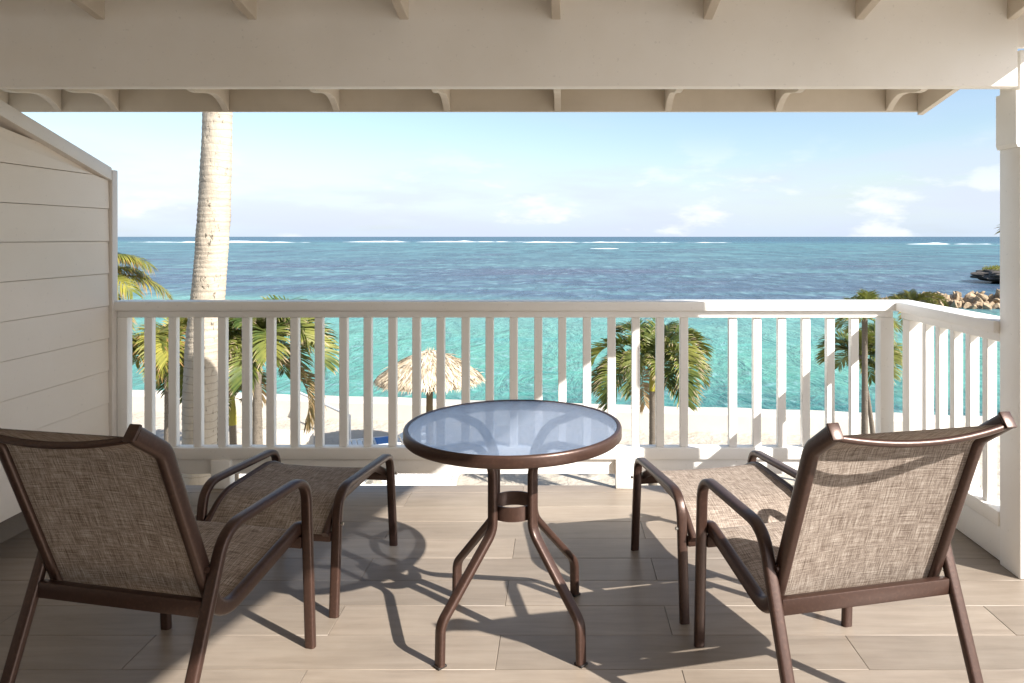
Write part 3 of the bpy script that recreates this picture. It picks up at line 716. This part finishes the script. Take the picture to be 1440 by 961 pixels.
def palm(name, label, cat, base, top, rads, kind, nf, scale, leafmat, seed, bark='bark_grey', shaft=.0, bendv=(0, 0), group=None, dry=0, az0=0.0, mats=None):
    rg = random.Random(seed); base, top = Vector(base), Vector(top)
    t = empty(name, base); tag(t, label, cat, group)
    mid = (top-base)*.5+Vector((bendv[0], bendv[1], 0)); q1 = (top-base)*.25+Vector((bendv[0], bendv[1], 0))*.75; q3 = (top-base)*.75+Vector((bendv[0], bendv[1], 0))*.75
    T = top-base
    link('trunk', trunk_mesh([(0, 0, -.15), q1, mid, q3, T], [rads[0]*1.25, rads[0], (rads[0]+rads[1])/2, rads[1], rads[1]], 16, seed), bark, t)
    if shaft:
        m = MB(); tube(m, [T+Vector((0, 0, -.02)), T+Vector((0, 0, shaft*.4)), T+Vector((0, 0, shaft))], [rads[1]*1.15, rads[1]*1.05, rads[1]*.5], 12); m.obj('crownshaft', 'shaft', t, 0, 60)
    F = FR[kind]; C = T+Vector((0, 0, shaft*.85))
    for i in range(nf):
        k = i % len(F); me = F[k]
        mt = leafmat
        if i < dry: mt = 'leaf_dry'; me = F[-1 if kind != 'coco' else 2]
        key = (me.name, mt)
        if key not in FRM:
            mm = me.copy(); mm.materials.clear(); mm.materials.append(M[mt]); FRM[key] = mm
        o = link('frond', FRM[key], None, t, C+Vector((rg.uniform(-.02, .02), rg.uniform(-.02, .02), rg.uniform(-.05, .03))))
        sc = scale*rg.uniform(.85, 1.12); o.scale = (sc, sc*rg.uniform(.9, 1.1), sc)
        o.rotation_euler = (rg.uniform(-.25, .25), rg.uniform(-.15, .15)+(.5 if i < dry else 0), az0+i*2.39996+rg.uniform(-.3, .3))
    return t
FRM = {}
def ground(p): return Vector((p[0], p[1], GZ))
# tall coconut palm close to the railing
D = 5.7; path = [pix(x, y, D) for x, y in ((292, 980), (284, 760), (281, 640), (283, 520), (294, 400), (301, 300), (306, 165), (309, 20), (306, -160), (300, -420))]
rads = [w*D/1010/2 for w in (52, 46, 44, 44, 44, 42, 38, 37, 36, 34)]
b0 = path[0].copy(); b0.z = GZ-.1; base = Vector((path[0].x, D, GZ))
t = empty('coconut_palm', base); tag(t, 'tall pale coconut palm trunk rising past the eave', 'palm tree')
link('trunk', trunk_mesh([b0-base]+[p-base for p in path], [rads[0]*1.25]+rads, 26, 5, .06), 'bark_pale', t)
top = path[-1]-base
for i in range(13):
    me = FR['coco'][i % 4]; key = (me.name, 'leaf_yellow')
    if key not in FRM:
        mm = me.copy(); mm.materials.clear(); mm.materials.append(M['leaf_yellow']); FRM[key] = mm
    o = link('frond', FRM[key], None, t, top); o.scale = (1.3,)*3; o.rotation_euler = (random.uniform(-.2, .2), 0, i*2.4)
# coconut crown behind the partition
p = pix(100, 408, 9.5)
palm('coconut_palm', 'yellow green coconut fronds reaching out past the partition edge', 'palm tree', ground(p), p, (.15, .12), 'coco', 22, .47, 'leaf_yellow', 11, 'bark_pale', az0=.15)
# group of small palms behind the tall trunk
p = pix(238, 515, 12.5)
palm('feather_palm', 'yellowish palm crown left of the tall trunk', 'palm tree', ground(p), p, (.09, .075), 'arch', 18, .98, 'leaf_yellow', 21, shaft=.3, dry=1, group='small palms on the sand', az0=.5)
p = pix(362, 520, 13.0)
palm('feather_palm', 'green arching palm right of the tall trunk', 'palm tree', ground(p), p, (.10, .075), 'arch', 28, 1.16, 'leaf_green', 22, shaft=.35, dry=2, group='small palms on the sand', az0=.1)
p = pix(327, 596, 13.6)
palm('feather_palm', 'small palm with bright yellow crownshaft below the larger crown', 'palm tree', ground(p)+Vector((.05, 0, 0)), p, (.085, .065), 'arch', 9, .62, 'leaf_green', 23, shaft=.55, dry=1, group='small palms on the sand')
p = pix(305, 530, 15.0)
palm('feather_palm', 'green palm half hidden behind the tall pale trunk', 'palm tree', ground(p), p, (.09, .07), 'arch', 18, 1.0, 'leaf_green', 24, shaft=.3, dry=1, group='small palms on the sand', az0=.8)
# palm in the middle
p = pix(918, 548, 13.5)
palm('feather_palm', 'single arching palm right of the table with yellow crownshaft', 'palm tree', ground(p), p, (.075, .066), 'arch', 28, 1.02, 'leaf_green', 31, shaft=.46, dry=1, group='small palms on the sand', az0=1.55)
# palms by the corner
p = pix(1210, 500, 13.5)
palm('fan_palm', 'thin curved palm seen just left of the corner post', 'palm tree', ground(p)+Vector((.35, .1, 0)), p, (.05, .035), 'fan', 24, .95, 'leaf_green', 41, bendv=(.06, 0), az0=.2)
p = pix(1284, 452, 10.0)
palm('feather_palm', 'palm crown showing over the corner of the railing', 'palm tree', ground(p), p, (.07, .05), 'arch', 12, .36, 'leaf_yellow', 42, shaft=.25, group='small palms on the sand', az0=.7)
p = pix(1216, 448, 12.0)
palm('fan_palm', 'spiky palm tips just above the rail left of the corner', 'palm tree', ground(p), p, (.06, .045), 'fan', 14, .72, 'leaf_green', 43, az0=.9)
p = pix(1492, 340, 9.0)
palm('coconut_palm', 'yellow frond tip peeking out beside the right post', 'palm tree', ground(p), p, (.10, .08), 'fan', 9, .82, 'leaf_yellow', 44)

# ------------------------------------------------------------------ thatched umbrella
ux, uy = (604-790)*15.4/1010, 15.4
u = empty('thatched_umbrella', (ux, uy, GZ)); tag(u, 'straw thatched beach umbrella on a wooden pole', 'umbrella')
m = MB(); tube(m, [(0, 0, -.2), (0, 0, 1.2), (.01, 0, 2.25)], [.08, .072, .065], 12); m.obj('pole', 'wood', u, 0, 60)
m = MB(); AP, ED, RR = 2.44, 1.86, 1.13
def thz(r): return AP-(AP-ED)*(r/RR)**1.12+.07*math.sin(math.pi*min(1, r/RR))
for i in range(36):
    a = 2*math.pi*i/36; m.v += [(RR*k/6*math.cos(a), RR*k/6*math.sin(a), thz(RR*k/6)-.05) for k in range(7)]
m.f = [(i*7+k, ((i+1) % 36)*7+k, ((i+1) % 36)*7+k+1, i*7+k+1) for i in range(36) for k in range(6)]
m.uv = [(.15, 0)]*len(m.v)
rg = random.Random(3)
for i in range(4200):
    a = rg.uniform(0, 2*math.pi); r0 = RR*rg.random()**.6*.95; ln = rg.uniform(.16, .40); r1 = min(r0+ln, RR*1.0+rg.uniform(0, .09)); da = rg.gauss(0, .07)
    z0 = thz(r0)+rg.uniform(-.01, .035); z1 = thz(min(r1, RR))+rg.uniform(-.03, .03)-max(0, r1-RR)*1.2+(rg.random() < .02)*rg.uniform(.05, .15)
    w = rg.uniform(.006, .014)
    p0 = Vector((r0*math.cos(a), r0*math.sin(a), z0)); p1 = Vector((r1*math.cos(a+da), r1*math.sin(a+da), z1)); t_ = Vector((-math.sin(a), math.cos(a), rg.uniform(-.6, .6)))*w
    pm = p0.lerp(p1, .6)+Vector((0, 0, .012)); c = rg.random()
    m.add([p0-t_, p0+t_, pm-t_, pm+t_, p1], [(0, 1, 3, 2), (2, 3, 4)], [(c, 0)]*5)
for i in range(60):
    a = rg.uniform(0, 6.283); r0 = rg.uniform(0, .1); p0 = Vector((r0*math.cos(a), r0*math.sin(a), AP-.06)); p1 = p0+Vector((rg.gauss(0, .06), rg.gauss(0, .06), rg.uniform(.05, .17))); w = Vector((.008, 0, 0))
    c = rg.random(); m.add([p0-w, p0+w, p1], [(0, 1, 2)], [(c, 0)]*3)
o = m.obj('thatch', 'straw', u); 
for i in range(8):
    a = i*math.pi/4; m = MB(); tube(m, [(0, 0, 2.1), (1.0*math.cos(a), 1.0*math.sin(a), 1.84)], .02, 6); m.obj('rib', 'wood', u)

# ------------------------------------------------------------------ loungers on the sand
def make_lounger():
    l = empty('sun_lounger'); 
    m = MB()
    for s in (-1, 1): sweep(m, fillet([(s*.31, -.95, .33), (s*.31, .3, .33), (s*.31, .95, .33)], .05), (1, 0, 0), .05, .06)
    m.obj('frame', 'plastic', l, 0, 40)
    for k in range(11): box('slat', (-.285, -.93+.115*k, .325), (.285, -.93+.115*k+.095, .345), 'plastic', l, .004)
    bk = empty('backrest', (0, .335, .345)); bk.parent = l
    m = MB()
    for k in range(6): m.box((-.28, .02+.11*k, 0), (.28, .02+.11*k+.092, .022))
    o = m.obj('backrest', 'plastic', l, .004, 40, (0, .335, .345)); o.rotation_euler = (R(32), 0, 0); bpy.data.objects.remove(bk)
    for x in (-.29, .29):
        for y in (-.8, .75): box('leg', (x-.03, y-.03, 0), (x+.03, y+.03, .302), 'plastic', l, .006)
    return l
L0 = make_lounger(); L0.location = (-3.95, 16.05, GZ); L0.rotation_euler = (0, 0, R(-70)); tag(L0, 'white sun lounger with blue towel in the umbrella shade', 'sun lounger', 'white sun loungers')
m = MB(); K = 10
for i in range(K+1):
    for j in range(9):
        x = -.30+.6*j/8; y = -.2+.42*i/K; e = max(0, abs(x)-.26)
        m.v.append((x*(1.06), y, .352+.008*noise.noise(Vector((x*9, y*6, 1)))-e*.9))
m.f = [(i*9+j, i*9+j+1, (i+1)*9+j+1, (i+1)*9+j) for i in range(K) for j in range(8)]
tw = m.obj('beach_towel', 'blue', None, 0, 60, L0.location, R(-70)); md = tw.modifiers.new('t', 'SOLIDIFY'); md.thickness = .012; md.offset = 1
tag(tw, 'blue towel laid on the lounger below the umbrella', 'towel')
for (x, y, a, lab) in ((-4.55, 13.6, 80, 'white lounger seen through the gap under the rail, left one'), (-2.9, 13.5, 92, 'white lounger seen through the gap under the rail, near the table'), (-5.9, 13.9, 75, 'white lounger on the sand behind the left ottoman')):
    o = copy_tree(L0); o.location = (x, y, GZ); o.rotation_euler = (0, 0, R(a)); o['label'] = lab

# pale handrail running down to the water
h0, h1 = pix(418, 551, 19.6), pix(492, 585, 17.2)
hr = empty('handrail', (h1.x, h1.y, GZ)); tag(hr, 'pale slanting handrail pole at the sea wall', 'handrail')
m = MB(); tube(m, [h0-hr.location, h1-hr.location], .035, 8); m.obj('pole', 'plastic', hr, 0, 50)
q = h1-hr.location; m = MB(); tube(m, [(q.x, q.y, -.2), q], .03, 8); m.obj('support', 'plastic', hr, 0, 50)
q = h0-hr.location; m = MB(); tube(m, [(q.x, q.y, -1.4), q], .03, 8); m.obj('support', 'plastic', hr, 0, 50)
# low planter wall on the sand
lw = pix(365, 600, 16.5); m = MB().box((-1.6, -.16, -.1), (1.2, .16, .42)); o = m.obj('planter_wall', 'seawall', None, .03, 40, (lw.x, 16.6, GZ), R(-6)); tag(o, 'short low white wall behind the small palms', 'wall')

# ------------------------------------------------------------------ breakwater and headland
def rock_mesh(seed):
    rg = random.Random(seed); bm = bmesh.new()
    for _ in range(13):
        d_ = Vector((rg.gauss(0, 1), rg.gauss(0, 1), rg.gauss(0, 1))).normalized()*rg.uniform(.8, 1.05); bm.verts.new((d_.x*1.1, d_.y*.9, d_.z*.75))
    bmesh.ops.convex_hull(bm, input=bm.verts)
    bmesh.ops.delete(bm, geom=[v for v in bm.verts if not v.link_faces], context='VERTS')
    bmesh.ops.bevel(bm, geom=list(bm.edges), offset=.05, segments=1, affect='EDGES')
    me = bpy.data.meshes.new('rock'); bm.to_mesh(me); bm.free(); return me
bw = empty('breakwater', (34, 60, SZ)); tag(bw, 'heap of tan boulders forming a breakwater by the right post', 'breakwater')
RM = [rock_mesh(s) for s in range(9)]; rg = random.Random(12)
for i in range(170):
    x = rg.uniform(-3.2, 9); lay = i % 3; rs = rg.uniform(.28, .66)
    z = (.05, .38, .7)[lay]+rg.uniform(-.1, .15); y = rg.uniform(-1.7, 1.0)*(1-.3*lay)+lay*.45
    k = max(0.15, min(1, (x+4.2)/1.8))
    o = link('rock', RM[i % 9], 'rock', bw, (x, y, z*k)); o.rotation_euler = (rg.uniform(0, 6), rg.uniform(0, 6), rg.uniform(0, 6)); o.scale = (rs*rg.uniform(.9, 1.4), rs, rs*rg.uniform(.6, .9))
for i in range(40):
    x = rg.uniform(-6.5, -2.5); rs = rg.uniform(.2, .36)
    o = link('rock', RM[i % 9], 'rock', bw, (x, rg.uniform(2, 5), rg.uniform(.0, .25))); o.rotation_euler = (rg.uniform(0, 6), rg.uniform(0, 6), rg.uniform(0, 6)); o.scale = (rs*1.7, rs, rs*.7)
hd = empty('rocky_headland', (60.3, 92, SZ)); tag(hd, 'dark undercut rock with green scrub beside the right post', 'headland')
bm = bmesh.new(); bmesh.ops.create_icosphere(bm, subdivisions=5, radius=1)
for v in bm.verts:
    p = v.co.copy(); n1 = noise.fractal(p*1.8, 1.0, 2.0, 5); r_ = 1+.18*n1
    v.co = Vector((p.x*7.0*r_, p.y*5*r_, .9+p.z*1.15*r_))
    if v.co.z < .5: v.co.x *= .90
me = bpy.data.meshes.new('rock'); bm.to_mesh(me); bm.free(); link('rock', me, 'darkrock', hd)
m = MB(); m.uv = []
for i in range(9000):
    a = rg.uniform(0, 6.283); r_ = rg.random()**.5; x, y = 6.0*r_*math.cos(a), 4.2*r_*math.sin(a); z = 1.32+.6*math.sqrt(max(0, 1-r_*r_))+rg.random()*.45*(noise.noise(Vector((x*.8, y*.8, 2)))+.7)
    d = Vector((rg.gauss(0, 1), rg.gauss(0, 1), rg.gauss(0, 1))).normalized()*.16; e = d.cross(Vector((0, 0, 1))).normalized()*.06; p = Vector((x, y, z)); c = rg.random()
    m.add([p-e, p+e, p+d], [(0, 1, 2)], [(c, 0), (c, 0), (c, .5)])
m.obj('scrub', 'leaf_yellow', hd)
